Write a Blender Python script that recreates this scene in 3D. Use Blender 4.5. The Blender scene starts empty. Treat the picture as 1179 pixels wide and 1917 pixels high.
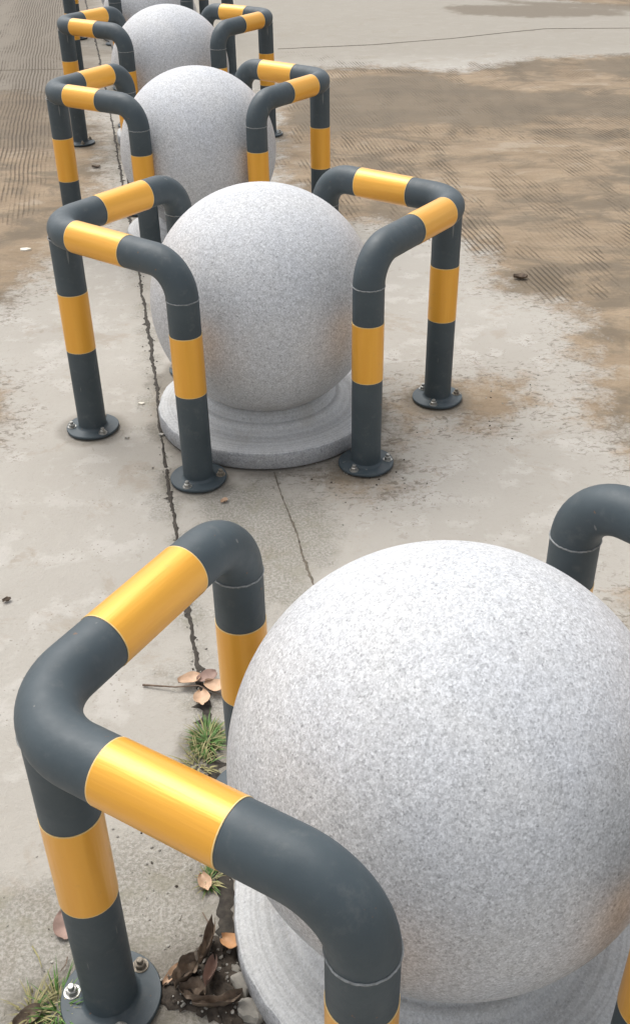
import bpy, bmesh, math, random
import numpy as np
from mathutils import Vector, Matrix
from math import radians as rad, sin, cos, pi, sqrt
random.seed(7)
scene = bpy.context.scene

# ---------------------------------------------------------------- camera
FPX, PW, PH = 1921.158, 1179.0, 1917.0
CR = Vector((0.999856, -0.009533, -0.014032))
CU = Vector((0.016964, 0.561887, 0.827040))
CF = Vector((0.0, 0.827159, -0.561968))
CR.normalize(); CU = (CU - CR * CU.dot(CR)).normalized(); CF = CU.cross(CR).normalized()
CO = Vector((0, 0, 1.42056))
cd = bpy.data.cameras.new("camera")
cam = bpy.data.objects.new("camera", cd)
scene.collection.objects.link(cam)
M = Matrix((CR, CU, -CF)).transposed().to_4x4()
M.translation = CO
cam.matrix_world = M
cd.sensor_fit = 'VERTICAL'; cd.sensor_height = 36; cd.lens = 36 * FPX / PH
cd.clip_start = 0.02; cd.clip_end = 600
scene.camera = cam
scene.render.resolution_x = 629; scene.render.resolution_y = 1024

# ---------------------------------------------------------------- light: bright overcast
SUN_EL, SUN_AZ = rad(62), rad(-35)      # azimuth from +Y towards +X
w = bpy.data.worlds.new("World"); scene.world = w; w.use_nodes = True
nt = w.node_tree; bg = nt.nodes['Background']
sky = nt.nodes.new('ShaderNodeTexSky'); sky.sky_type = 'NISHITA'; sky.sun_disc = False
sky.sun_elevation = SUN_EL; sky.sun_rotation = SUN_AZ; sky.dust_density = 4; sky.air_density = 1.0
hs = nt.nodes.new('ShaderNodeHueSaturation'); hs.inputs['Saturation'].default_value = 0.22
nt.links.new(sky.outputs[0], hs.inputs['Color']); nt.links.new(hs.outputs[0], bg.inputs[0])
bg.inputs[1].default_value = 0.15
sd = bpy.data.lights.new("sun", 'SUN'); sd.energy = 1.05; sd.angle = rad(45); sd.color = (1, .97, .92)
sun = bpy.data.objects.new("sun", sd); scene.collection.objects.link(sun)
sdir = Vector((sin(SUN_AZ) * cos(SUN_EL), cos(SUN_AZ) * cos(SUN_EL), sin(SUN_EL)))
sun.rotation_euler = sdir.to_track_quat('Z', 'Y').to_euler()
scene.view_settings.view_transform = 'Standard'; scene.view_settings.look = 'None'
scene.view_settings.exposure = 0.60; scene.view_settings.gamma = 1

# ---------------------------------------------------------------- helpers
C = scene.collection

def ground_at(px, py, z=0.0):
    """where a point seen in the photograph lies on the ground"""
    d = CF + CR * ((px - PW / 2) / FPX) - CU * ((py - PH / 2) / FPX)
    t = (z - CO.z) / d.z
    p = CO + d * t
    return (p.x, p.y)

def new_obj(name, me, mats, parent=None, smooth=True):
    for m in (mats if isinstance(mats, (list, tuple)) else [mats]):
        me.materials.append(m)
    if smooth:
        for p in me.polygons: p.use_smooth = True
    o = bpy.data.objects.new(name, me); C.objects.link(o)
    if parent: o.parent = parent
    return o

def bm_obj(name, bm, mats, parent=None, smooth=True, sharp=35):
    me = bpy.data.meshes.new(name)
    bmesh.ops.recalc_face_normals(bm, faces=bm.faces)
    bm.to_mesh(me); bm.free()
    o = new_obj(name, me, mats, parent, smooth)
    if smooth and sharp: me.set_sharp_from_angle(angle=rad(sharp))
    return o

def empty(name, loc, label=None, cat=None, group=None):
    o = bpy.data.objects.new(name, None); C.objects.link(o); o.location = loc
    o.empty_display_size = .1
    return tag(o, label, cat, group)

def tag(o, label=None, cat=None, group=None, kind=None):
    if label: o['label'] = label
    if cat: o['category'] = cat
    if group: o['group'] = group
    if kind: o['kind'] = kind
    return o

def tube(bm, pts, r, n=40, mat=0, mats=None, caps=False, radii=None, flat=1.0):
    """swept tube; UV: u round the pipe in metres, v along it in metres"""
    uvl = bm.loops.layers.uv.verify()
    pts = [Vector(p) for p in pts]
    T = []
    for i in range(len(pts)):
        a = pts[max(i - 1, 0)]; b = pts[min(i + 1, len(pts) - 1)]
        if (b - a).length < 1e-7: b = pts[min(i + 2, len(pts) - 1)]; a = pts[max(i - 2, 0)]
        T.append((b - a).normalized())
    ref = Vector((0, 0, 1)) if abs(T[0].z) < .9 else Vector((1, 0, 0))
    N = (ref - T[0] * ref.dot(T[0])).normalized()
    rings = []; L = [0.0]
    for i, p in enumerate(pts):
        if i:
            L.append(L[-1] + (p - pts[i - 1]).length)
            q = T[i - 1].rotation_difference(T[i]); N = (q @ N); N = (N - T[i] * N.dot(T[i])).normalized()
        B = T[i].cross(N)
        rr = radii[i] if radii else r
        rings.append([bm.verts.new(p + (N * cos(2 * pi * k / n) + B * sin(2 * pi * k / n) * flat) * rr) for k in range(n)])
    for i in range(len(rings) - 1):
        for k in range(n):
            k2 = (k + 1) % n
            f = bm.faces.new((rings[i][k], rings[i][k2], rings[i + 1][k2], rings[i + 1][k]))
            f.material_index = mats[i] if mats else mat
            us = [k, k + 1, k + 1, k]; vs = [L[i], L[i], L[i + 1], L[i + 1]]
            for lp, uu, vv in zip(f.loops, us, vs): lp[uvl].uv = (uu / n * 2 * pi * r, vv)
    if caps:
        for ring in (rings[0], rings[-1]):
            bm.faces.new(ring).material_index = mat
    return rings

def lathe(bm, prof, n=64, mat=0, matf=None):
    rings = []
    for (r, z) in prof:
        if r < 1e-6: rings.append([bm.verts.new((0, 0, z))] * n)
        else: rings.append([bm.verts.new((r * cos(2 * pi * k / n), r * sin(2 * pi * k / n), z)) for k in range(n)])
    for i in range(len(rings) - 1):
        for k in range(n):
            k2 = (k + 1) % n
            vs = []
            for v in (rings[i][k], rings[i][k2], rings[i + 1][k2], rings[i + 1][k]):
                if v not in vs: vs.append(v)
            if len(vs) >= 3:
                f = bm.faces.new(vs); f.material_index = matf[i] if matf else mat

# ---------------------------------------------------------------- node helpers
class NT:
    def __init__(s, name):
        s.m = bpy.data.materials.new(name); s.m.use_nodes = True
        s.t = s.m.node_tree; s.b = s.t.nodes['Principled BSDF']
    def n(s, typ, **kw):
        nd = s.t.nodes.new(typ)
        for k, v in kw.items():
            if k in nd.inputs: nd.inputs[k].default_value = v
            else: setattr(nd, k, v)
        return nd
    def l(s, a, b): s.t.links.new(a, b)
    def coord(s, which='Object', scale=(1, 1, 1), rot=(0, 0, 0)):
        tc = s.n('ShaderNodeTexCoord'); mp = s.n('ShaderNodeMapping')
        mp.inputs['Scale'].default_value = scale; mp.inputs['Rotation'].default_value = rot
        s.l(tc.outputs[which], mp.inputs[0]); return mp.outputs[0]
    def noise(s, vec, scale, detail=4, rough=.55, dist=0):
        nd = s.n('ShaderNodeTexNoise'); nd.inputs['Scale'].default_value = scale
        nd.inputs['Detail'].default_value = detail; nd.inputs['Roughness'].default_value = rough
        nd.inputs['Distortion'].default_value = dist
        s.l(vec, nd.inputs['Vector']); return nd.outputs[0]
    def vor(s, vec, scale, feature='F1', out='Color'):
        nd = s.n('ShaderNodeTexVoronoi', feature=feature); nd.inputs['Scale'].default_value = scale
        s.l(vec, nd.inputs['Vector']); return nd.outputs[out]
    def ramp(s, fac, stops, interp='LINEAR'):
        nd = s.n('ShaderNodeValToRGB'); cr = nd.color_ramp; cr.interpolation = interp
        while len(cr.elements) < len(stops): cr.elements.new(.5)
        for e, (p, c) in zip(cr.elements, stops):
            e.position = p; e.color = (c if isinstance(c, tuple) else (c, c, c)) + (1,)
        s.l(fac, nd.inputs[0]); return nd.outputs[0]
    def mix(s, fac, a, b, mode='MIX'):
        nd = s.n('ShaderNodeMix', data_type='RGBA', blend_type=mode)
        for i, v in ((0, fac), (6, a), (7, b)):
            if hasattr(v, 'links'): s.l(v, nd.inputs[i])
            elif isinstance(v, tuple): nd.inputs[i].default_value = v + (1,)
            else: nd.inputs[i].default_value = v
        return nd.outputs[2]
    def math(s, op, a, b=None, c=None, clamp=False):
        nd = s.n('ShaderNodeMath', operation=op); nd.use_clamp = clamp
        for i, v in enumerate((a, b, c)):
            if v is None: continue
            if hasattr(v, 'links'): s.l(v, nd.inputs[i])
            else: nd.inputs[i].default_value = v
        return nd.outputs[0]
    def step(s, v, a, b):
        nd = s.n('ShaderNodeMapRange', interpolation_type='SMOOTHSTEP')
        nd.inputs[1].default_value = a; nd.inputs[2].default_value = b
        s.l(v, nd.inputs[0]); return nd.outputs[0]
    def bump(s, h, dist, strength=1.0, prev=None):
        nd = s.n('ShaderNodeBump'); nd.inputs['Distance'].default_value = dist
        nd.inputs['Strength'].default_value = strength
        s.l(h, nd.inputs['Height'])
        if prev is not None: s.l(prev, nd.inputs['Normal'])
        s.l(nd.outputs[0], s.b.inputs['Normal']); return nd.outputs[0]
    def set(s, **kw):
        for k, v in kw.items():
            k = k.replace('_', ' ')
            if hasattr(v, 'links'): s.l(v, s.b.inputs[k])
            else: s.b.inputs[k].default_value = (v + (1,)) if isinstance(v, tuple) else v

def simple(name, col, rough=.7, var=.25, scale=60, metal=0, bump=.0005):
    m = NT(name); v = m.coord()
    n1 = m.noise(v, scale, 5)
    c = m.mix(m.ramp(n1, [(.3, 0.0), (.7, 1.0)]), tuple(x * (1 - var) for x in col), tuple(min(1, x * (1 + var)) for x in col))
    m.set(Base_Color=c, Roughness=rough, Metallic=metal)
    if bump: m.bump(n1, bump)
    return m.m

# pipe paint: dark slate enamel, dusty and lightly scuffed
m = NT('slate_enamel'); v = m.coord()
n1 = m.noise(v, 9, 5); n2 = m.noise(v, 120, 4); n3 = m.noise(v, 34, 6, .7)
c = m.mix(m.ramp(n1, [(.3, 0.0), (.75, 1.0)]), (.038, .054, .063), (.058, .077, .088))
c = m.mix(m.math('MULTIPLY', m.step(n3, .52, .74), .30), c, (.15, .155, .15))
sc = m.noise(m.coord(scale=(1, 1, .12), rot=(.4, .2, .6)), 70, 2, .4)
c = m.mix(m.math('MULTIPLY', m.step(sc, .74, .77), .6), c, (.22, .22, .21))
chip = m.noise(v, 55, 3, .5)
c = m.mix(m.math('MULTIPLY', m.step(chip, .735, .75), .8), c, (.16, .085, .045))
m.set(Base_Color=c, Roughness=m.ramp(n3, [(.3, .46), (.8, .68)]))
m.b.inputs['Specular IOR Level'].default_value = .5
m.bump(n2, .0004, .5, m.bump(n1, .004, .5)); PAINT = m.m

def tape(name, base, hi, rough):
    m = NT(name); uv = m.coord('UV', scale=(1, 1, 1))
    wr = m.noise(m.coord('UV', scale=(60, 4, 1)), 1.0, 3, .5)       # wrinkles run along the pipe
    fine = m.noise(m.coord('UV', scale=(260, 18, 1)), 1.0, 3, .6)
    d = m.noise(m.coord(), 40, 5, .65)
    c = m.mix(m.ramp(wr, [(.3, 0.0), (.75, 1.0)]), base, hi)
    c = m.mix(m.math('MULTIPLY', m.step(d, .60, .80), .25), c, (.36, .19, .07))
    nick = m.noise(m.coord(), 48, 6, .75)
    c = m.mix(m.math('MULTIPLY', m.step(nick, .70, .76), .5), c, (.10, .07, .04))
    m.set(Base_Color=c, Roughness=rough, Metallic=.30)
    m.b.inputs['Specular IOR Level'].default_value = .6
    m.b.inputs['Coat Weight'].default_value = .4; m.b.inputs['Coat Roughness'].default_value = .22
    m.bump(fine, .0002, .4, m.bump(wr, .0022, .7)); return m.m
TAPE = tape('amber_reflective_tape', (.80, .372, .030), (.83, .41, .036), .38)
TAPE_EDGE = simple('pale_tape_edge', (.74, .52, .22), .6, .15, 90)
WELD = simple('weld_bead_grey', (.21, .22, .22), .5, .35, 200)

# granite: sawn grey with black and white grains
def granite(name, k=1.0, rings=False, grime=.5, zdirt=None):
    m = NT(name); v = m.coord()
    f1 = m.vor(v, 330); f2 = m.vor(v, 190); f3 = m.vor(v, 520)
    a = m.ramp(m.math('MULTIPLY', f1, 1.0), [(0, .10), (.10, .20), (.28, .42), (.65, .60), (1, .92)])
    b = m.ramp(f2, [(0, .17), (.15, .36), (.5, .54), (1, .78)])
    d = m.ramp(f3, [(0, .08), (.12, .30), (.5, .54), (1, .92)])
    g = m.mix(.45, a, b); g = m.mix(.38, g, d)
    lf = m.noise(v, 7, 5, .6)
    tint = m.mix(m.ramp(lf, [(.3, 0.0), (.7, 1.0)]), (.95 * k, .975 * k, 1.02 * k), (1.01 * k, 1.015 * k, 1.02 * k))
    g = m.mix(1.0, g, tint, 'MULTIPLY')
    if rings:
        s = m.n('ShaderNodeSeparateXYZ'); m.l(v, s.inputs[0])
        rr = m.math('SQRT', m.math('ADD', m.math('POWER', s.outputs[0], 2), m.math('POWER', s.outputs[1], 2)))
        wv = m.noise_r = m.n('ShaderNodeTexNoise', noise_dimensions='1D')
        wv.inputs['Scale'].default_value = 130; wv.inputs['Detail'].default_value = 3
        m.l(rr, wv.inputs['W'])
        g = m.mix(.40, g, (.47, .475, .455))
        g = m.mix(m.math('MULTIPLY', m.step(wv.outputs[0], .47, .60), .28), g, (.64, .64, .62))
        g = m.mix(m.math('MULTIPLY', m.step(wv.outputs[0], .42, .34), .22), g, (.33, .32, .30))
    st = m.noise(v, 11, 6, .65)
    g = m.mix(m.math('MULTIPLY', m.step(st, .52, .75), grime), g, (.30, .27, .22))
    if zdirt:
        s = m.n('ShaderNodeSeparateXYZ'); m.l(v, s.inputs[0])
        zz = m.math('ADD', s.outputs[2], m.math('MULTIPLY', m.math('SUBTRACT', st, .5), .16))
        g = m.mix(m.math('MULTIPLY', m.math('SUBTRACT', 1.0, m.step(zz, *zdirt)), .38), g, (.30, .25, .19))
    m.set(Base_Color=g, Roughness=.62)
    m.b.inputs['Specular IOR Level'].default_value = .35
    m.bump(m.noise(v, 300, 3), .0008, .6, m.bump(f2, .0004, .5)); return m.m
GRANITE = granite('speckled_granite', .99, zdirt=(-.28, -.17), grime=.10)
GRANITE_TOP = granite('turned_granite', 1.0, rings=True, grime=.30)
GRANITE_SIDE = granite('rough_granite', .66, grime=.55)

STEEL = simple('dull_zinc', (.36, .355, .33), .38, .35, 300, metal=.7)
RUST = simple('rusty_zinc', (.22, .19, .15), .6, .4, 300, metal=.4)
DARKWET = simple('joint_soil', (.045, .038, .030), .9, .5, 90)
CRACKDUST = simple('crack_dust', (.13, .11, .085), .95, .5, 90)
SOIL = simple('damp_soil', (.058, .046, .035), .95, .55, 70, bump=.004)
STONE = simple('pale_pebble', (.36, .34, .30), .8, .35, 60)
CHIP = simple('broken_concrete', (.25, .235, .205), .9, .3, 50, bump=.003)
TAN = simple('dry_leaf_tan', (.52, .35, .23), .6, .25, 40)
TAN2 = simple('dry_leaf_orange', (.52, .28, .13), .6, .25, 40)
PINK = simple('dry_leaf_mauve', (.27, .18, .145), .7, .3, 40)
BROWN = simple('dry_leaf_brown', (.16, .118, .084), .75, .6, 45, bump=.003)
TWIG = simple('twig_bark', (.17, .12, .085), .8, .4, 80)
GREEN = simple('grass_green', (.075, .16, .028), .55, .4, 40, bump=0)
STRAW = simple('grass_straw', (.27, .245, .11), .7, .3, 40, bump=0)
PAPER = simple('paper_scrap', (.72, .68, .58), .8, .15, 60)

# ---------------------------------------------------------------- ground
PHI = 0.1845                          # the row and the brushed grooves run at this angle
ROW = Vector((-sin(PHI), cos(PHI)))

def poly(*pts): return np.array([ground_at(*p) for p in pts])
def sdist(P, poly):
    """signed distance (m) of points P (n,2) to polygon, positive inside"""
    x, y = P[:, 0], P[:, 1]; inside = np.zeros(len(P), bool); dm = np.full(len(P), 1e9)
    n = len(poly)
    for i in range(n):
        a = poly[i]; b = poly[(i + 1) % n]
        e = b - a; t = np.clip(((P - a) @ e) / (e @ e), 0, 1)
        d = np.hypot(*((a + t[:, None] * e) - P).T); dm = np.minimum(dm, d)
        c = ((a[1] > y) != (b[1] > y))
        xx = a[0] + (y - a[1]) / ((b[1] - a[1]) if b[1] != a[1] else 1e-9) * e[0]
        inside ^= c & (x < xx)
    return np.where(inside, dm, -dm)

def blob(P, c, r, rot=0, asp=1.0):
    d = P - np.array(c); x = d[:, 0] * cos(rot) + d[:, 1] * sin(rot); y = -d[:, 0] * sin(rot) + d[:, 1] * cos(rot)
    return r - np.hypot(x, y / asp)

def axis(lo, hi, step, far):
    a = list(np.arange(lo, hi + 1e-6, step)); s = step
    while a[-1] < far: s *= 1.35; a.append(a[-1] + s)
    s = step
    while a[0] > -far: s *= 1.35; a.insert(0, a[0] - s)
    return np.array(a)
gx = axis(-3.2, 3.4, .025, 250); gy = axis(.3, 11.5, .025, 250)
X, Y = np.meshgrid(gx, gy); P = np.stack([X.ravel(), Y.ravel()], 1)

mud_polys = [
    poly((505, 128), (700, 122), (860, 132), (980, 108), (1179, 100), (1400, 120), (1700, 500), (1500, 900), (1179, 880),
         (1140, 820), (1060, 790), (1075, 700), (1040, 640), (1050, 590), (1000, 570), (900, 540), (880, 470), (800, 440), (700, 420), (600, 430), (500, 330)),
    poly((-300, 170), (60, 165), (150, 195), (205, 250), (215, 330), (190, 420), (100, 500), (50, 560), (-20, 600), (-300, 620)),
    poly((-300, 690), (0, 700), (28, 740), (30, 790), (0, 830), (-300, 860)),
    poly((840, -10), (1000, -4), (1100, 8), (1179, 14), (1500, 30), (1500, -60), (840, -60)),
    poly((700, 715), (790, 700), (900, 690), (1000, 700), (1040, 760), (960, 800), (860, 812), (820, 790), (760, 840), (730, 900), (640, 915), (560, 905), (640, 880), (715, 800)),
]
mud = np.full(len(P), -2.0)
for q in mud_polys: mud = np.maximum(mud, sdist(P, q))
for (px, py, r) in [(690, 890, .11), (640, 885, .08), (1179, 1140, .07), (600, 900, .05)]:
    mud = np.maximum(mud, blob(P, ground_at(px, py), r))
mud = np.clip(mud, -1, 1)
# grime at the foot of the pipes and along the plinths
grime = np.full(len(P), -1.0)
# puddle marks far away and rough worn area close by
dark_polys = [poly((812, 14), (850, 8), (1010, 8), (1179, 18), (1179, 30), (1000, 35), (860, 29)), poly((1060, 112), (1179, 105), (1400, 110), (1400, 160), (1179, 150), (1090, 136)), poly((850, -8), (1000, 2), (1179, 6), (1400, 8), (1400, 26), (1179, 22), (1000, 14)),
              poly((530, 175), (640, 140), (800, 135), (930, 165), (1179, 175), (1400, 180), (1400, 235), (1179, 225), (1040, 222), (980, 245), (760, 235), (600, 262), (530, 240))]
dark = np.full(len(P), -2.0)
for q in dark_polys: dark = np.maximum(dark, sdist(P, q))
dark = np.clip(dark, -1, 1)
worn = np.maximum(sdist(P, poly((-60, 1580), (60, 1640), (180, 1560), (300, 1560), (330, 1400), (300, 1260), (335, 1230), (420, 1300), (440, 1700), (500, 2000), (-200, 2100))),
                  sdist(P, poly((330, 900), (600, 905), (640, 1000), (600, 1100), (480, 1180), (360, 1010))))
for ln_, wd_ in ((((215, 260), (262, 520), (300, 800), (330, 1000), (370, 1250), (427, 1650)), .030), (((513, 885), (556, 1000), (587, 1090)), .020)):
    g_ = [np.array(ground_at(*q)) for q in ln_]
    for a_, b_ in zip(g_, g_[1:]):
        e_ = b_ - a_; t_ = np.clip(((P - a_) @ e_) / (e_ @ e_), 0, 1)
        worn = np.maximum(worn, wd_ - np.hypot(*((a_ + t_[:, None] * e_) - P).T))
worn = np.clip(worn, -1, 1)
grooved = np.maximum(sdist(P, poly((15, -120), (150, -120), (125, 60), (112, 200), (95, 400), (30, 420), (-60, 400), (-80, 200))),
                     sdist(P, poly((560, 100), (800, 128), (980, 110), (1179, 100), (1500, 130), (1600, 500), (1400, 640), (1179, 600), (1000, 560), (880, 490), (640, 420), (520, 300))))
grooved = np.clip(grooved, -1, 1)
left = np.clip(sdist(P, poly((-2500, -170), (150, -250), (205, 20), (212, 200), (150, 300), (-300, 300), (-2500, 170))), -1, 1)
strip = np.clip(sdist(P, poly((25, -150), (165, -150), (130, 30), (118, 120), (104, 250), (84, 400), (20, 420), (-20, 300), (15, 100))), -1, 1)
dust = np.clip(sdist(P, poly((-2500, 175), (215, 175), (215, 260), (300, 200), (505, 128), (1179, 105), (3500, 60), (3500, -200), (-2500, -170))), -1, 1)

# ---- placement of the row
BALLS = [(.1746, .9677), (-.1274, 2.5931), (-.4271, 4.0982), (-.7026, 5.6516), (-.998, 7.2222), (-1.284, 8.765)]
# (ball index, side, corner x, y, near arm angle, far arm angle, near tape, far tape)
GUARDS = [
    (0, -1, -.3465, .8295, -31.22, 58.78, (.143, .305), (.158, .325)),
    (0, 1, .7080, .9613, -138.0, 134.0, (.12, .28), (.158, .325)),
    (1, -1, -.6595, 2.5228, -37.08, 51.2, (.110, .290), (.171, .337)),
    (1, 1, .4029, 2.6759, -126.16, 143.84, (.103, .260), (.158, .324)),
    (2, -1, -.9846, 4.0711, -33.32, 56.68, (.126, .284), (.185, .350)),
    (2, 1, .0867, 4.204, -127.26, 142.74, (.12, .271), (.167, .331)),
    (3, -1, -1.2398, 5.5819, -34.79, 55.21, (.12, .284), (.17, .33)),
    (3, 1, -.1695, 5.7163, -124.9, 145.1, (.12, .27), (.165, .325)),
    (4, -1, -1.533, 7.160, -34.5, 55.5, (.12, .284), (.17, .33)),
    (4, 1, -.465, 7.290, -125.5, 144.5, (.12, .27), (.165, .325)),
    (5, -1, -1.822, 8.71, -35.2, 54.8, (.12, .284), (.17, .33)),
    (5, 1, -.755, 8.84, -125.0, 145.0, (.12, .27), (.165, .325)),
]
LN, LF, HB, RH, RV, PR = .452, .444,   .5757, .099, .080, .0385
def guard_geo(g):
    V = Vector((g[2], g[3])); n = Vector((cos(rad(g[4])), sin(rad(g[4])))); f = Vector((cos(rad(g[5])), sin(rad(g[5]))))
    b = (n + f).normalized(); foot = V + b * .0412
    ln = .43 if g[:2] == (0, 1) else LN
    lf = .462 if g[:2] == (1, -1) else LF
    return V, n, f, foot, V + n * ln, V + f * lf
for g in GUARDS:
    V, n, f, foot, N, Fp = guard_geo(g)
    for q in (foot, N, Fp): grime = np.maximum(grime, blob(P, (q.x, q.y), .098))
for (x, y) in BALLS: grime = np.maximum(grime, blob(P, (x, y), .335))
for (px, py, r) in [(385, 1400, .055), (372, 1440, .05), (392, 1650, .03), (100, 1885, .06), (60, 1895, .05), (310, 715, .06), (345, 1835, .07)]:
    grime = np.maximum(grime, blob(P, ground_at(px, py), r))
grime = np.clip(grime, -1, 1)

me = bpy.data.meshes.new('ground')
nx, ny = len(gx), len(gy)
me.vertices.add(len(P)); co = np.zeros((len(P), 3)); co[:, :2] = P
me.vertices.foreach_set('co', co.ravel())
ii = (np.arange(ny - 1)[:, None] * nx + np.arange(nx - 1)[None, :]).ravel()
quads = np.stack([ii, ii + 1, ii + 1 + nx, ii + nx], 1).ravel()
me.loops.add(len(quads)); me.loops.foreach_set('vertex_index', quads)
me.polygons.add(len(ii)); me.polygons.foreach_set('loop_start', np.arange(0, len(quads), 4))
me.update(); me.validate()
for nm, arr in (('mud', mud), ('dark', dark), ('worn', worn), ('grooved', grooved), ('grime', grime), ('dust', dust), ('left', left), ('strip', strip)):
    at = me.attributes.new(nm, 'FLOAT', 'POINT'); at.data.foreach_set('value', arr.astype(np.float32))

m = NT('stained_concrete'); v = m.coord()
def attr(nm):
    a = m.n('ShaderNodeAttribute', attribute_name=nm); return a.outputs['Fac']
big = m.noise(v, 1.3, 6, .6); med = m.noise(v, 9, 7, .65); fine = m.noise(v, 90, 5, .7); grit = m.noise(v, 420, 3, .6)
cc = m.mix(m.ramp(big, [(.3, 0.0), (.7, 1.0)]), (.350, .325, .285), (.415, .390, .348))
cc = m.mix(m.math('MULTIPLY', m.step(med, .50, .62), .55), cc, (.475, .450, .412))
cc = m.mix(m.math('MULTIPLY', m.step(fine, .56, .75), .30), cc, (.255, .235, .205))
cc = m.mix(m.math('MULTIPLY', m.step(grit, .60, .72), .30), cc, (.20, .185, .16))
st1 = m.noise(v, 3.6, 7, .7, .4)
cc = m.mix(m.math('MULTIPLY', m.step(st1, .55, .64), .42), cc, (.290, .240, .180))
st2 = m.noise(m.coord(scale=(1, 1, 1), rot=(0, 0, .5)), 23, 6, .72, .3)
cc = m.mix(m.math('MULTIPLY', m.step(st2, .60, .67), .35), cc, (.245, .220, .180))
pit = m.vor(v, 75, 'F1', 'Distance')
cc = m.mix(m.math('MULTIPLY', m.math('MULTIPLY', m.math('SUBTRACT', 1.0, m.step(pit, .10, .20)), m.step(med, .45, .6)), .6), cc, (.16, .14, .11))
# grooves brushed along the row
rv = m.coord(rot=(0, 0, -PHI))
sx = m.n('ShaderNodeSeparateXYZ'); m.l(rv, sx.inputs[0])
wob = m.math('MULTIPLY', m.math('SUBTRACT', m.noise(v, 2.2, 3), .5), .035)
gu = m.math('FRACT', m.math('MULTIPLY', m.math('ADD', sx.outputs[0], wob), 1 / .021))
tri = m.math('ABSOLUTE', m.math('SUBTRACT', gu, .5))
gline = m.math('SUBTRACT', 1.0, m.step(tri, .10, .24))
brk = m.noise(m.coord(scale=(6, .9, 1), rot=(0, 0, -PHI)), 1.0, 5, .65)
gm = m.math('MULTIPLY', gline, m.math('MULTIPLY', m.step(brk, .42, .58), m.math('ADD', .25, m.math('MULTIPLY', m.step(st1, .42, .58), .75))))
gmask = m.math('MULTIPLY', gm, m.step(m.math('ADD', attr('grooved'), m.math('MULTIPLY', m.math('SUBTRACT', st1, .5), 1.4)), .0, .22))
# dusty film on the far slab
du = m.step(m.math('ADD', attr('dust'), m.math('SUBTRACT', big, .5)), -.25, .45)
cc = m.mix(m.math('MULTIPLY', du, .75), cc, (.275, .250, .208))
st_ = m.step(m.math('ADD', attr('strip'), m.math('MULTIPLY', m.math('SUBTRACT', med, .5), .5)), -.04, .16)
sg = m.math('MULTIPLY', m.math('MULTIPLY', gline, st_), m.step(brk, .28, .50))
gmask = m.math('MAXIMUM', gmask, sg)
# mud film
mm = m.math('ADD', attr('mud'), m.math('ADD', m.math('MULTIPLY', m.math('SUBTRACT', med, .5), .55), m.math('MULTIPLY', m.math('SUBTRACT', fine, .5), .22)))
mudm = m.step(mm, -.03, .14)
n4 = m.noise(m.coord(scale=(1.0, 2.0, 1)), 3.2, 6, .65)
mc = m.mix(m.ramp(n4, [(.32, 0.0), (.68, 1.0)]), (.195, .132, .072), (.315, .230, .142))
mc = m.mix(m.math('MULTIPLY', m.step(fine, .5, .72), .4), mc, (.12, .088, .058))
rip = m.noise(m.coord(scale=(10, 26, 1), rot=(0, 0, .12)), 1.0, 6, .75, 1.2)
mc = m.mix(m.math('MULTIPLY', m.step(rip, .52, .66), .30), mc, (.10, .074, .050))
mc = m.mix(m.math('MULTIPLY', m.step(rip, .28, .42), -.0), mc, (.10, .074, .050))
blot = m.noise(m.coord(scale=(1, 1.6, 1), rot=(0, 0, .3)), 1.7, 8, .72, .5)
mc = m.mix(m.math('MULTIPLY', m.step(blot, .47, .60), .72), mc, (.092, .068, .040))
mc = m.mix(m.math('MULTIPLY', m.step(blot, .44, .36), .55), mc, (.36, .30, .225))
cc = m.mix(m.math('MULTIPLY', mudm, .86), cc, mc)
lf_ = m.step(m.math('ADD', attr('left'), m.math('MULTIPLY', m.math('SUBTRACT', blot, .5), 1.2)), -.1, .25)
cc = m.mix(m.math('MULTIPLY', lf_, .66), cc, (.150, .122, .090))
# strip of trampled grit round the edge of the mud
edge = m.math('MULTIPLY', m.step(mm, -.16, .0), m.math('SUBTRACT', 1.0, m.step(mm, .02, .2)))
spk = m.noise(m.coord(scale=(1, 1.5, 1)), 38, 5, .7, .8)
cc = m.mix(m.math('MULTIPLY', m.math('MULTIPLY', edge, m.step(spk, .52, .62)), .6), cc, (.10, .078, .052))
cc = m.mix(m.math('MULTIPLY', gmask, .72), cc, (.070, .052, .036))
dk = m.step(m.math('ADD', attr('dark'), m.math('MULTIPLY', m.math('SUBTRACT', med, .5), .35)), -.02, .12)
cc = m.mix(m.math('MULTIPLY', dk, .78), cc, (.125, .094, .057))
# worn, mossy surface
wn = m.step(m.math('ADD', attr('worn'), m.math('MULTIPLY', m.math('SUBTRACT', med, .5), .35)), -.03, .06)
wsp = m.noise(v, 150, 4, .75)
wc = m.mix(m.step(wsp, .40, .62), (.175, .165, .130), (.40, .375, .335))
wc = m.mix(m.math('MULTIPLY', m.step(m.noise(v, 17, 5), .50, .68), .5), wc, (.185, .175, .105))
cc = m.mix(m.math('MULTIPLY', wn, .62), cc, wc)
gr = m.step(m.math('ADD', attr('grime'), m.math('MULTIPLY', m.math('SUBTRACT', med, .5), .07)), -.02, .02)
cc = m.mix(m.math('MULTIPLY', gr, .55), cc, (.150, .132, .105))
m.set(Base_Color=cc, Roughness=m.math('SUBTRACT', .92, m.math('MULTIPLY', dk, .25)))
m.b.inputs['Specular IOR Level'].default_value = .3
h = m.math('ADD', m.math('MULTIPLY', fine, .5), m.math('MULTIPLY', grit, .25))
h = m.math('ADD', h, m.math('MULTIPLY', m.math('MULTIPLY', wsp, wn), 1.2))
h = m.math('ADD', h, m.math('MULTIPLY', m.math('MULTIPLY', rip, mudm), .45))
h = m.math('SUBTRACT', h, m.math('MULTIPLY', gmask, 1.3))
m.bump(h, .004, .8, m.bump(med, .012, .4)); CONC = m.m
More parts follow.
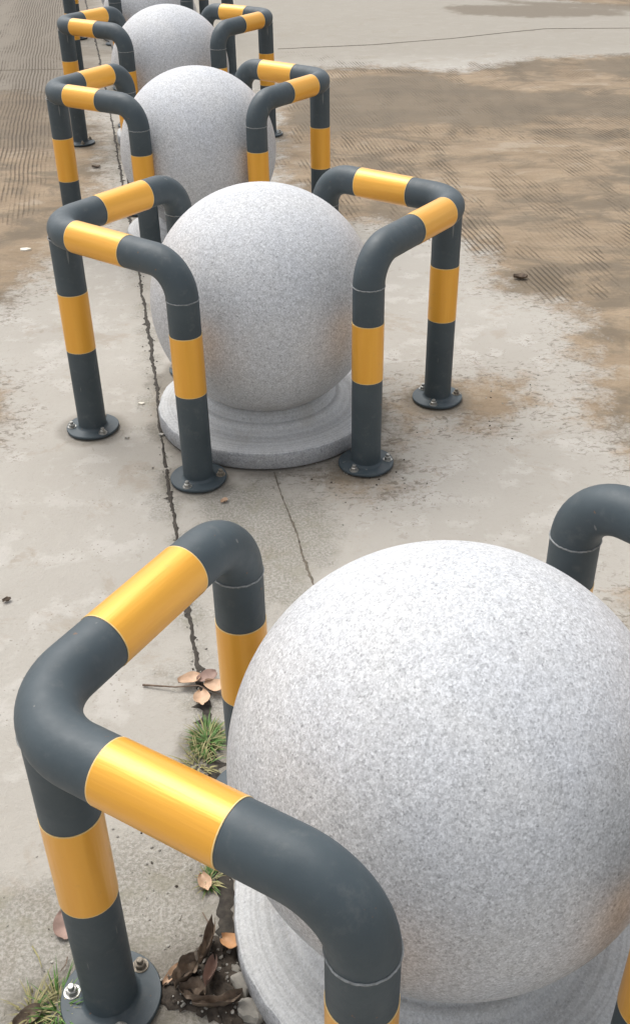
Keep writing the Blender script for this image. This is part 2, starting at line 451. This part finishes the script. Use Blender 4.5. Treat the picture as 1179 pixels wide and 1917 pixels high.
tag(new_obj('ground', me, CONC, smooth=True), kind='structure')

def ribbon(name, pts, w0, w1, mat, step=.012, jag=.35, z=.004, seed=0):
    """a ragged open joint in the paving"""
    rnd = random.Random(seed); bm = bmesh.new(); prev = None
    P_ = [Vector(p) for p in pts]; out = []
    tot = sum((P_[i + 1] - P_[i]).length for i in range(len(P_) - 1)); d = 0; off = 0; slow = 1
    for i in range(len(P_) - 1):
        L = (P_[i + 1] - P_[i]).length; k = max(1, int(L / step)); t = (P_[i + 1] - P_[i]).normalized(); nn = Vector((-t.y, t.x))
        for j in range(k):
            s = (d + L * j / k) / tot; w_ = w0 + (w1 - w0) * s
            slow = .8 * slow + .2 * rnd.uniform(-.1, 2.1); w_ *= max(.28, slow)
            off = off * .86 + rnd.gauss(0, 1) * w_ * jag * .45
            a = w_ * (.5 + abs(rnd.gauss(0, jag))); b = w_ * (.5 + abs(rnd.gauss(0, jag)))
            if rnd.random() < .05: a *= 2.1
            if rnd.random() < .05: b *= 2.1
            c = P_[i] + t * (L * j / k) + nn * off
            l = bm.verts.new((*(c - nn * a), z - .0035)); mi = bm.verts.new((*c, z)); r = bm.verts.new((*(c + nn * b), z - .0035))
            if prev: bm.faces.new((prev[0], prev[1], mi, l)); bm.faces.new((prev[1], prev[2], r, mi))
            prev = (l, mi, r)
        d += L
    o = bm_obj(name, bm, mat, sharp=None)
    return tag(o, kind='structure')
gl = lambda *ps: [ground_at(*p) for p in ps]
ribbon('paving_joint', gl((150, -40), (185, 100), (210, 230), (222, 300), (262, 520), (283, 660), (300, 800), (312, 880)), .007, .006, DARKWET, seed=1)
ribbon('paving_joint', gl((312, 880), (330, 1000), (350, 1140), (372, 1265)), .005, .009, DARKWET, seed=2, step=.008)
ribbon('paving_joint', gl((372, 1265), (392, 1380), (410, 1500), (427, 1650), (432, 1750), (444, 1860)), .010, .026, DARKWET, seed=3, step=.007, jag=.22)
ribbon('paving_crack', gl((513, 885), (530, 935), (556, 1000), (570, 1050), (587, 1090), (610, 1180)), .0020, .0036, CRACKDUST, seed=4, step=.008)
ribbon('paving_joint', gl((-500, 150), (0, 132), (210, 128)), .008, .007, CRACKDUST, seed=5, step=.03, jag=.2)
ribbon('paving_joint', gl((520, 92), (700, 84), (850, 72), (940, 62), (1020, 54), (1179, 53), (1500, 40)), .007, .013, CRACKDUST, seed=6, step=.03, jag=.2)

# ---------------------------------------------------------------- granite balls on plinths
bm = bmesh.new()
prof = [(.0, 0), (.296, 0), (.299, .0055), (.3075, .006), (.3095, .010), (.309, .046), (.3065, .051), (.300, .054), (.262, .0575), (.240, .060), (.236, .0585), (.230, .0605),
        (.218, .064), (.208, .070), (.204, .0765), (.199, .0785), (.194, .0772), (.189, .079), (.180, .087), (.172, .0945), (.166, .0985), (.155, .1005), (.10, .1005), (0, .1005)]
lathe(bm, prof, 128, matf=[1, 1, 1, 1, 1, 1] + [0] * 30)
rn = random.Random(3)
for vv in bm.verts:                      # chipped rim
    r_ = math.hypot(vv.co.x, vv.co.y)
    if r_ > .295 and vv.co.z > .03:
        a_ = math.atan2(vv.co.y, vv.co.x)
        k_ = .0012 * sin(a_ * 13) + .0009 * sin(a_ * 29 + 1) + rn.uniform(-.0012, .0010)
        vv.co.x *= 1 + k_ / r_; vv.co.y *= 1 + k_ / r_; vv.co.z += rn.uniform(-.0012, .0006)
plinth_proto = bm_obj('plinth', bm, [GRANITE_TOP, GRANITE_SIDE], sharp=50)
bm = bmesh.new(); bmesh.ops.create_uvsphere(bm, u_segments=128, v_segments=80, radius=.30)
ball_proto = bm_obj('ball', bm, GRANITE, sharp=None)
BL = ['large granite ball closest to the camera, cut off by the right edge of the photo',
      'granite ball standing whole in the middle of the photo on its round plinth',
      'granite ball directly behind the middle one, its plinth mostly hidden',
      'fourth granite ball back in the row, half hidden by the third one',
      'fifth granite ball back, only its lower part showing at the top edge of the photo',
      'farthest granite ball of the row, beyond the fifth one at the top edge']
for i, (x, y) in enumerate(BALLS):
    e = empty('stone_bollard', (x, y, 0), BL[i], 'bollard', 'granite ball bollards in a row')
    for pr, z in ((plinth_proto, 0), (ball_proto, .3503)):
        o = pr if i == 0 else pr.copy()
        if i: C.objects.link(o)
        o.parent = e; o.location = (0, 0, z); o.rotation_euler = (0, 0, i * 1.3)
        if z: o.rotation_euler = (i * .0, 0, i * 2.1)

# ---------------------------------------------------------------- pipe guards
def arc(c, a, b, r, k=14):
    """points of a quarter bend, centre c, from direction a to direction b"""
    return [c + (a * cos(t) + b * sin(t)) * r for t in [pi / 2 * i / k for i in range(k + 1)]]
UP = Vector((0, 0, 1))
def v3(v, z): return Vector((v.x, v.y, z))

def sleeve(bm, pts, r, e=.0015):
    """tape wound round a straight stretch, pale cut edges"""
    a, b = Vector(pts[0]), Vector(pts[-1]); L = (b - a).length; t = (b - a) / L
    ks = [0, e] + [e + (L - 2 * e) * i / 10 for i in range(1, 10)] + [L - e, L]
    P_ = [a + t * k for k in ks]
    tube(bm, [P_[0]] + P_ + [P_[-1]], r, 40, mats=[1, 1] + [0] * (len(P_) - 3) + [1, 1], radii=[PR - .0005] + [r] * len(P_) + [PR - .0005])

def bolt_mesh(bm, x, y, tilt, hs, base=.010):
    M_ = Matrix.Translation((x, y, base)) @ Matrix.Rotation(tilt, 4, 'X')
    def cyl(r0, r1, z0, z1, n, rot=0):
        bot = [bm.verts.new(M_ @ Vector((r0 * cos(2 * pi * k / n + rot), r0 * sin(2 * pi * k / n + rot), z0))) for k in range(n)]
        top = [bm.verts.new(M_ @ Vector((r1 * cos(2 * pi * k / n + rot), r1 * sin(2 * pi * k / n + rot), z1))) for k in range(n)]
        for k in range(n): bm.faces.new((bot[k], bot[(k + 1) % n], top[(k + 1) % n], top[k]))
        bm.faces.new(top); bm.faces.new(bot[::-1])
    cyl(.0125, .0120, -.001, .0018, 24)                 # washer
    cyl(.0088, .0088, .0018, .0085, 6, hs)              # hex nut
    cyl(.0088, .0070, .0085, .0095, 6, hs)
    cyl(.0050, .0050, .0095, .0155, 16)                 # stud
    cyl(.0050, .0040, .0155, .0165, 16)

GL = {
 (0, -1): 'black and amber pipe guard closest to the camera, left of the large granite ball',
 (0, 1): 'black and amber pipe guard right of the closest granite ball, mostly outside the right edge',
 (1, -1): 'black and amber pipe guard left of the middle granite ball, two bolted feet showing',
 (1, 1): 'black and amber pipe guard right of the middle granite ball, standing beside the brown mud',
 (2, -1): 'black and amber pipe guard left of the third granite ball from the camera',
 (2, 1): 'black and amber pipe guard right of the third granite ball from the camera',
 (3, -1): 'black and amber pipe guard left of the fourth granite ball back',
 (3, 1): 'black and amber pipe guard right of the fourth granite ball back',
 (4, -1): 'black and amber pipe guard left of the fifth granite ball, at the top edge',
 (4, 1): 'black and amber pipe guard right of the fifth granite ball, at the top edge',
 (5, -1): 'black and amber pipe guard left of the farthest granite ball, hardly visible',
 (5, 1): 'black and amber pipe guard right of the farthest granite ball, hardly visible'}
BOLT_ROT = {(0, -1): (54, 0, 0), (1, -1): (-47, 8, 60), (1, 1): (10, 0, 60)}

def make_guard(g, idx):
    bi, side = g[0], g[1]
    V, n, f, foot, N, Fp = guard_geo(g)
    base = Vector((foot.x, foot.y, 0))
    rt = empty('pipe_guard', base, GL[(bi, side)], 'pipe guard', 'striped pipe guards flanking the balls')
    rnd = random.Random(idx * 17 + 5)
    L3 = lambda p, z: v3(p, z) - base
    n3, f3 = v3(n, 0), v3(f, 0)
    # rail: near elbow, near arm, level corner bend, far arm, far elbow
    pts = []
    zs = HB - RV
    pts += arc(L3(N, HB) - n3 * RV - UP * RV, n3, UP, RV)
    cc_ = L3(V, HB) + (n3 + f3) * RH
    a0 = L3(V, HB) + n3 * RH
    straight = [pts[-1] + (a0 - pts[-1]) * k / 8 for k in range(1, 8)]
    pts += straight
    pts += arc(cc_, -f3, -n3, RH, 18)
    b0 = L3(V, HB) + f3 * RH
    e0 = L3(Fp, HB) - f3 * RV      # start of the far elbow
    pts += [b0 + (e0 - b0) * k / 8 for k in range(1, 8)]
    pts += arc(L3(Fp, HB) - f3 * RV - UP * RV, UP, f3, RV)
    fine_pts = [a_.lerp(b_, k / 4) for a_, b_ in zip(pts, pts[1:]) for k in range(4) if a_.z > HB - .01]
    bm = bmesh.new(); tube(bm, pts, PR, 48)
    rail = bm_obj('rail', bm, PAINT, rt, sharp=None)
    for (s0, s1), d in ((g[6], n3), (g[7], f3)):
        bm = bmesh.new(); o = L3(V, HB); sleeve(bm, [o + d * s0, o + d * s1], PR + .0009)
        bm_obj('reflective_tape', bm, [TAPE, TAPE_EDGE], rail)
    # three posts with tape, weld, base plate and anchor bolts
    for pi_, (q, top) in enumerate(((foot, HB - .026), (N, zs), (Fp, zs))):
        o = L3(q, 0)
        bm = bmesh.new(); tube(bm, [o + UP * (.004 + (top - .004) * k / 10) for k in range(11)], PR, 48, caps=(pi_ > 0))
        post = bm_obj('post', bm, PAINT, rt, sharp=40)
        z0, z1 = .250 + rnd.uniform(-.005, .005), .409 + rnd.uniform(-.005, .005)
        bm = bmesh.new(); sleeve(bm, [o + UP * z0, o + UP * z1], PR + .0009)
        bm_obj('reflective_tape', bm, [TAPE, TAPE_EDGE], post)
        # weld bead
        bm = bmesh.new(); k_ = 64
        zc = top if pi_ else HB - PR * .93
        ring = []
        for k in range(k_ + 1):
            t = 2 * pi * k / k_; dz = rnd.uniform(-.0006, .0006)
            rr = PR + .0002 + rnd.uniform(-.0002, .0004)
            if pi_ == 0:
                qx, qy = o.x + cos(t) * PR, o.y + sin(t) * PR      # saddle line where post meets bend
                dd = min((Vector((pp.x, pp.y)) - Vector((qx, qy))).length for pp in fine_pts)
                dz += min(HB - sqrt(max(0, PR * PR - dd * dd)) - .0008, HB - .023) - zc
                rr += .0006
            ring.append(o + Vector((cos(t) * rr, sin(t) * rr, zc + dz)))
        ring[-1] = ring[0]
        tube(bm, ring, .0015, 8)
        bm_obj('weld_seam', bm, WELD, post, sharp=None)
        # base plate
        bm = bmesh.new()
        lathe(bm, [(PR - .004, -.001), (.064, -.001), (.066, .0030), (.0720, .0032), (.0725, .004), (.0725, .008), (.0712, .0098), (.045, .0104), (.0415, .0118), (.0388, .016), (PR - .001, .0185)], 64)
        for vv in bm.verts:
            vv.co.z += .0008 * sin(5 * vv.co.x / .07 + idx); vv.co += o
        plate = bm_obj('base_plate', bm, PAINT, rt, sharp=40)
        plate.location.z = .0015 if pi_ else .0015
        r0 = BOLT_ROT.get((bi, side), (rnd.uniform(0, 120),) * 3)[pi_]
        for k in range(3):
            a = rad(r0 + 120 * k + rnd.uniform(-5, 5))
            bm = bmesh.new(); bolt_mesh(bm, 0, 0, rnd.uniform(-.06, .06), rnd.uniform(0, 1))
            b = bm_obj('anchor_bolt', bm, STEEL if rnd.random() < .75 else RUST, plate, sharp=30)
            b.location = o + Vector((cos(a) * .0575, sin(a) * .0575, 0))
    return rt
for i, g in enumerate(GUARDS): make_guard(g, i)

# ---------------------------------------------------------------- plants and litter
def at(px, py, z=0): 
    x, y = ground_at(px, py); return Vector((x, y, z))

def grass(name, loc, n, hmax, spread, green, label, seed, lean=(0, 0)):
    rnd = random.Random(seed); bm = bmesh.new()
    for i in range(n):
        a = rnd.uniform(0, 2 * pi); r = spread * rnd.random() ** .7
        p = Vector((cos(a) * r * .6, sin(a) * r, -.002)); L = hmax * rnd.uniform(.35, 1)
        d = Vector((cos(a) + lean[0], sin(a) + lean[1], 0)) * rnd.uniform(.3, 1.5); wd = rnd.uniform(.0007, .0018)
        sdv = Vector((-sin(a), cos(a), 0)); up = Vector((0, 0, 1)); prev = None
        mi = 0 if rnd.random() < green else 1
        bend = rnd.uniform(.4, 1.5)
        for k in range(6):
            t = k / 5
            c = p + (up * (t - .5 * bend * t * t) + d * (.45 * t + .5 * t * t)) * L * .75
            c.z = max(c.z, .0015)
            ww = wd * (1 - t ** 2) + .0001
            row = (bm.verts.new(c - sdv * ww), bm.verts.new(c + up * ww * .4), bm.verts.new(c + sdv * ww))
            if prev:
                for q in range(2):
                    f_ = bm.faces.new((prev[q], prev[q + 1], row[q + 1], row[q])); f_.material_index = mi
            prev = row
    o = bm_obj(name, bm, [GREEN, STRAW], sharp=None); o.location = loc
    return tag(o, label, 'grass tuft')
grass('grass_tuft', at(388, 1388), 420, .040, .038, .66, 'round tuft of short green grass in the joint behind the closest guard', 1)
grass('grass_tuft', at(372, 1432), 110, .045, .040, .12, 'patch of dry straw grass fringing the round green tuft', 2)
grass('grass_tuft', at(392, 1648), 90, .032, .022, .45, 'small sparse tuft under the closest amber rail, by a pale dead leaf', 3)
grass('grass_tuft', at(108, 1893), 190, .048, .038, .62, 'long-bladed grass tuft by the bolted foot at the bottom left corner', 4)
grass('grass_tuft', at(60, 1895), 80, .045, .035, .08, 'flattened dry straw tuft left of the bottom left grass', 5)

def leaf_bm(bm, loc, rz, L, W, curl, tip=.0, mi=0, tilt=0, lift=.003, crum=0):
    R_ = Matrix.Translation(loc) @ Matrix.Rotation(rz, 4, 'Z') @ Matrix.Rotation(tilt, 4, 'Y')
    rows = []; K = 10
    for i in range(K + 1):
        t = i / K; ww = W * .5 * (sin(pi * min(1, t * .96 + .02)) ** .5) * (1 + .25 * t) * 1.08
        row = []
        for j in range(-3, 4):
            s = j / 3
            z = lift + curl * (s * s) * W + .25 * curl * L * (t - .5) ** 2 * 2 + .0012 * sin(t * 9 + s * 2) + crum * (sin(t * 17 + s * 5 + L * 900) * .6 + sin(t * 7 - s * 8 + W * 700))
            row.append((t * L - L / 2, s * ww, z))
        rows.append(row)
    for off in (0, -.0006):
        vs = [[bm.verts.new(R_ @ Vector((x, y, z + off))) for (x, y, z) in r] for r in rows]
        for i in range(K):
            for j in range(6):
                f_ = bm.faces.new((vs[i][j], vs[i][j + 1], vs[i + 1][j + 1], vs[i + 1][j])); f_.material_index = mi
def leaf(name, loc, rz, L, W, curl, mat, label, tilt=0, lift=.003):
    L *= .86; bm = bmesh.new(); leaf_bm(bm, (0, 0, 0), rz, L, W, curl, tilt=tilt, lift=lift, crum=.0048 if mat is BROWN and lift > .008 else .0007)
    o = bm_obj(name, bm, mat, sharp=None); o.location = loc
    return tag(o, label, 'leaf')

# sprig with four leaves
sp = at(372, 1293)
e = empty('dead_sprig', sp, 'dead sprig with a long bare stem and four tan leaves beside the green tuft', 'sprig')
a = at(268, 1285) - sp; b = at(412, 1308) - sp
bm = bmesh.new(); mid = at(330, 1293) - sp
tube(bm, [a + UP * .004, mid + UP * .010, Vector((0, 0, .014)), b + UP * .012], .0014, 8, caps=True, radii=[.0022, .0014, .0013, .0008])
bm_obj('stem', bm, TWIG, e)
for (px, py, rz, L, W, mt) in [(356, 1281, .35, .046, .025, TAN), (389, 1277, .6, .044, .025, PINK), (402, 1294, -.45, .044, .027, TAN), (379, 1316, -1.45, .038, .027, TAN)]:
    bm = bmesh.new(); leaf_bm(bm, at(px, py) - sp, rz, L, W, .25, lift=.012)
    bm_obj('leaf', bm, mt, e, sharp=None)

leaf('dead_leaf', at(384, 1657), -1.2, .038, .018, .35, TAN, 'pale tan dead leaf at the sparse tuft under the closest amber rail', lift=.006)
leaf('dead_leaf', at(441, 1783), -.6, .045, .022, .3, TAN2, 'orange dead leaf lying against the plinth of the closest ball', lift=.02, tilt=-.3)
leaf('dead_leaf', at(122, 1735), -1.3, .060, .028, .2, PINK, 'mauve dead leaf behind the bolted foot of the closest guard')
leaf('dead_leaf', at(322, 1832), 1.05, .045, .011, .5, TAN, 'narrow folded tan leaf beside the base plate of the closest guard', lift=.006)
leaf('dead_leaf', at(388, 1795), 1.35, .085, .013, 1.6, BROWN, 'long curled dark brown leaf standing over the soil patch', tilt=.15, lift=.016)
leaf('dead_leaf', at(396, 1838), 1.3, .050, .014, 1.3, PINK, 'curled purplish leaf in the middle of the soil patch', lift=.014)
leaf('dead_leaf', at(350, 1835), .9, .055, .024, .9, BROWN, 'crumpled dark brown leaf on the left side of the soil patch', lift=.010)
leaf('dead_leaf', at(362, 1868), -.2, .045, .026, .6, BROWN, 'small dark leaf at the lower left of the soil patch', lift=.010)
leaf('dead_leaf', at(410, 1888), .15, .085, .013, 1.2, BROWN, 'long dark leaf lying level along the bottom of the soil patch', lift=.010)
leaf('dead_leaf', at(55, 1912), .7, .050, .022, .5, BROWN, 'dark brown leaf under the dry straw at the bottom left corner', lift=.004)
leaf('dead_leaf', at(973, 522), -.1, .060, .028, .4, BROWN, 'small oval brown leaf on the concrete edge right of the middle guard')
leaf('dead_leaf', at(181, 314), .1, .050, .022, .3, BROWN, 'tiny dark leaf on the paving behind the left middle guard')
leaf('dead_leaf', at(14, 1126), .5, .022, .010, .5, BROWN, 'tiny dark leaf on bare paving at the left edge')
leaf('dead_leaf', at(420, 940), .8, .026, .012, .4, TAN, 'tiny tan leaf in front of the near left foot of the middle ball')

# twigs
def twig(px0, py0, px1, py1, r, label, mat=TWIG, z=.005):
    a = at(px0, py0); b = at(px1, py1); rnd = random.Random(int(px0)); mid = (a + b) / 2 + Vector((rnd.uniform(-.004, .004), rnd.uniform(-.004, .004), z * .6))
    bm = bmesh.new(); tube(bm, [Vector((0, 0, z)) , mid - a + UP * z, b - a + UP * z], r, 8, caps=True, radii=[r, r * .9, r * .5])
    o = bm_obj('twig', bm, mat); o.location = a; return tag(o, label, 'twig')
twig(378, 1400, 362, 1432, .0016, 'pale dry twig crossing the straw fringe of the green tuft', STRAW)
twig(384, 1402, 391, 1425, .0020, 'short thick pale twig below the green tuft', STRAW)
twig(380, 1712, 392, 1748, .0010, 'thin dark twig on the worn concrete above the soil patch')
twig(62, 1775, 80, 1815, .0012, 'pale dry stalk on worn concrete above the bottom left grass', STRAW)
twig(128, 1795, 115, 1822, .0010, 'thin dark twig pointing into the bottom left grass')

# scraps
def scrap(px, py, s, mat, label, cat='scrap'):
    rnd = random.Random(px); bm = bmesh.new(); n_ = 9
    top = [bm.verts.new((s * cos(2 * pi * k / n_) * rnd.uniform(.6, 1), s * .55 * sin(2 * pi * k / n_) * rnd.uniform(.6, 1), .004 + rnd.uniform(0, .003))) for k in range(n_)]
    bot = [bm.verts.new((q.co.x * 1.05, q.co.y * 1.05, -.001)) for q in top]
    bm.faces.new(top)
    for k in range(n_): bm.faces.new((bot[k], bot[(k + 1) % n_], top[(k + 1) % n_], top[k]))
    o = bm_obj('litter_scrap' if mat is PAPER else 'small_stone', bm, mat, sharp=30); o.location = at(px, py)
    return tag(o, label, cat)
scrap(48, 468, .030, PAPER, 'white scrap on the brown mud at the left edge')
scrap(265, 757, .011, PAPER, 'tiny white scrap between the left middle guard and the joint')
scrap(238, 821, .008, STONE, 'small pebble right of the left foot of the middle guard', 'stone')
scrap(303, 815, .012, STONE, 'pale pebble lodged in the joint beside the middle plinth', 'stone')

# soil pocket where the paving is broken away, with grit and crumbled concrete
rnd = random.Random(11)
outline = [(300, 1842), (325, 1818), (345, 1795), (378, 1772), (400, 1755), (425, 1745), (440, 1760), (447, 1800), (458, 1850), (478, 1910), (440, 1925), (400, 1912), (360, 1898), (325, 1892), (300, 1880)]
o2 = []
for i in range(len(outline)):
    a_ = at(*outline[i]); b_ = at(*outline[(i + 1) % len(outline)])
    for k in range(5): o2.append(a_.lerp(b_, k / 5) + Vector((rnd.gauss(0, .0022), rnd.gauss(0, .0022), 0)))
cen = sum(o2, Vector()) / len(o2); bm = bmesh.new(); rings = []
for s in (1.0, .94, .8, .6, .4, .2):
    rings.append([bm.verts.new(cen + (q - cen) * s + Vector((0, 0, .0005 if s == 1 else .005 + .006 * (1 - s) + rnd.uniform(-.0025, .003)))) for q in o2])
for r0, r1 in zip(rings, rings[1:]):
    for k in range(len(o2)): bm.faces.new((r0[k], r0[(k + 1) % len(o2)], r1[(k + 1) % len(o2)], r1[k]))
bm.faces.new(rings[-1])
tag(bm_obj('soil', bm, SOIL, sharp=None), kind='structure')
def pebble(bm, loc, s, rnd, mi=0):
    M_ = Matrix.Translation(loc) @ Matrix.Rotation(rnd.uniform(0, 6), 4, 'Z') @ Matrix.Diagonal((s, s * rnd.uniform(.6, 1), s * rnd.uniform(.5, .8), 1))
    vs = bmesh.ops.create_icosphere(bm, subdivisions=1, radius=1, matrix=M_)['verts']
    for q in vs: q.co += Vector((rnd.uniform(-1, 1), rnd.uniform(-1, 1), rnd.uniform(-1, 1))) * s * .18
    for q in vs:
        for f_ in q.link_faces: f_.material_index = mi
bm = bmesh.new()
for i in range(150):
    q = random.Random(i); p = cen + (q.choice(o2) - cen) * (q.random() ** .6) * .95
    pebble(bm, (p.x, p.y, .009), q.choice([.0016, .002, .0026, .0042]), q, q.choice([0, 1, 1, 2]))
tag(bm_obj('soil_grit', bm, [STONE, SOIL, CHIP], smooth=False), 'pale and dark grit scattered over the soil patch', 'grit', kind='stuff')
bm = bmesh.new()
JL = [ground_at(*q) for q in ((215, 260), (262, 520), (300, 800), (330, 1000), (370, 1250), (427, 1650))]
for i in range(200):
    q = random.Random(900 + i); t = q.random() * (len(JL) - 1); k = min(int(t), len(JL) - 2)
    p = Vector(JL[k]).lerp(Vector(JL[k + 1]), t - k)
    pebble(bm, (p.x + q.gauss(0, .012), p.y + q.gauss(0, .012), .0015), q.choice([.001, .0013, .002, .003]), q, q.choice([0, 1, 2, 2]))
for i in range(260):
    q = random.Random(2900 + i); p = at(*q.choice([(690, 895), (640, 885), (380, 1420), (330, 1600), (120, 1700), (860, 800), (980, 720), (250, 1700), (560, 930)]))
    pebble(bm, (p.x + q.gauss(0, .09), p.y + q.gauss(0, .07), .001), q.choice([.001, .0015, .002, .003]), q, q.choice([0, 1, 2]))
tag(bm_obj('joint_grit', bm, [STONE, SOIL, CHIP], smooth=False), 'loose grit strewn along the open paving joint and around the feet', 'grit', kind='stuff')

def chunk(px, py, s, h, label, seed):
    rnd = random.Random(seed); bm = bmesh.new()
    vs = bmesh.ops.create_icosphere(bm, subdivisions=3, radius=1)['verts']
    for q in vs:
        nv = q.co.normalized(); k = 1 + .18 * sin(nv.x * 5 + seed) * cos(nv.y * 4 + seed) + rnd.uniform(-.05, .05)
        q.co = Vector((nv.x * s[0] * k, nv.y * s[1] * k, max(-.6, min(.75, nv.z * k)) * h))
    o = bm_obj('concrete_chunk', bm, CHIP, sharp=25); o.location = at(px, py, h * .45); o.rotation_euler.z = rnd.uniform(0, 3)
    return tag(o, label, 'rubble', 'broken concrete beside the soil patch')
chunk(452, 1848, (.012, .021), .012, 'knobbly concrete chunk between the soil patch and the closest plinth', 1)
chunk(470, 1898, (.016, .024), .012, 'concrete chunk against the plinth at the bottom of the soil patch', 2)
chunk(443, 1818, (.007, .009), .008, 'pebble-sized concrete bit at the upper right of the soil patch', 3)
chunk(424, 1832, (.006, .007), .008, 'small pale concrete bit in the middle right of the soil patch', 4)
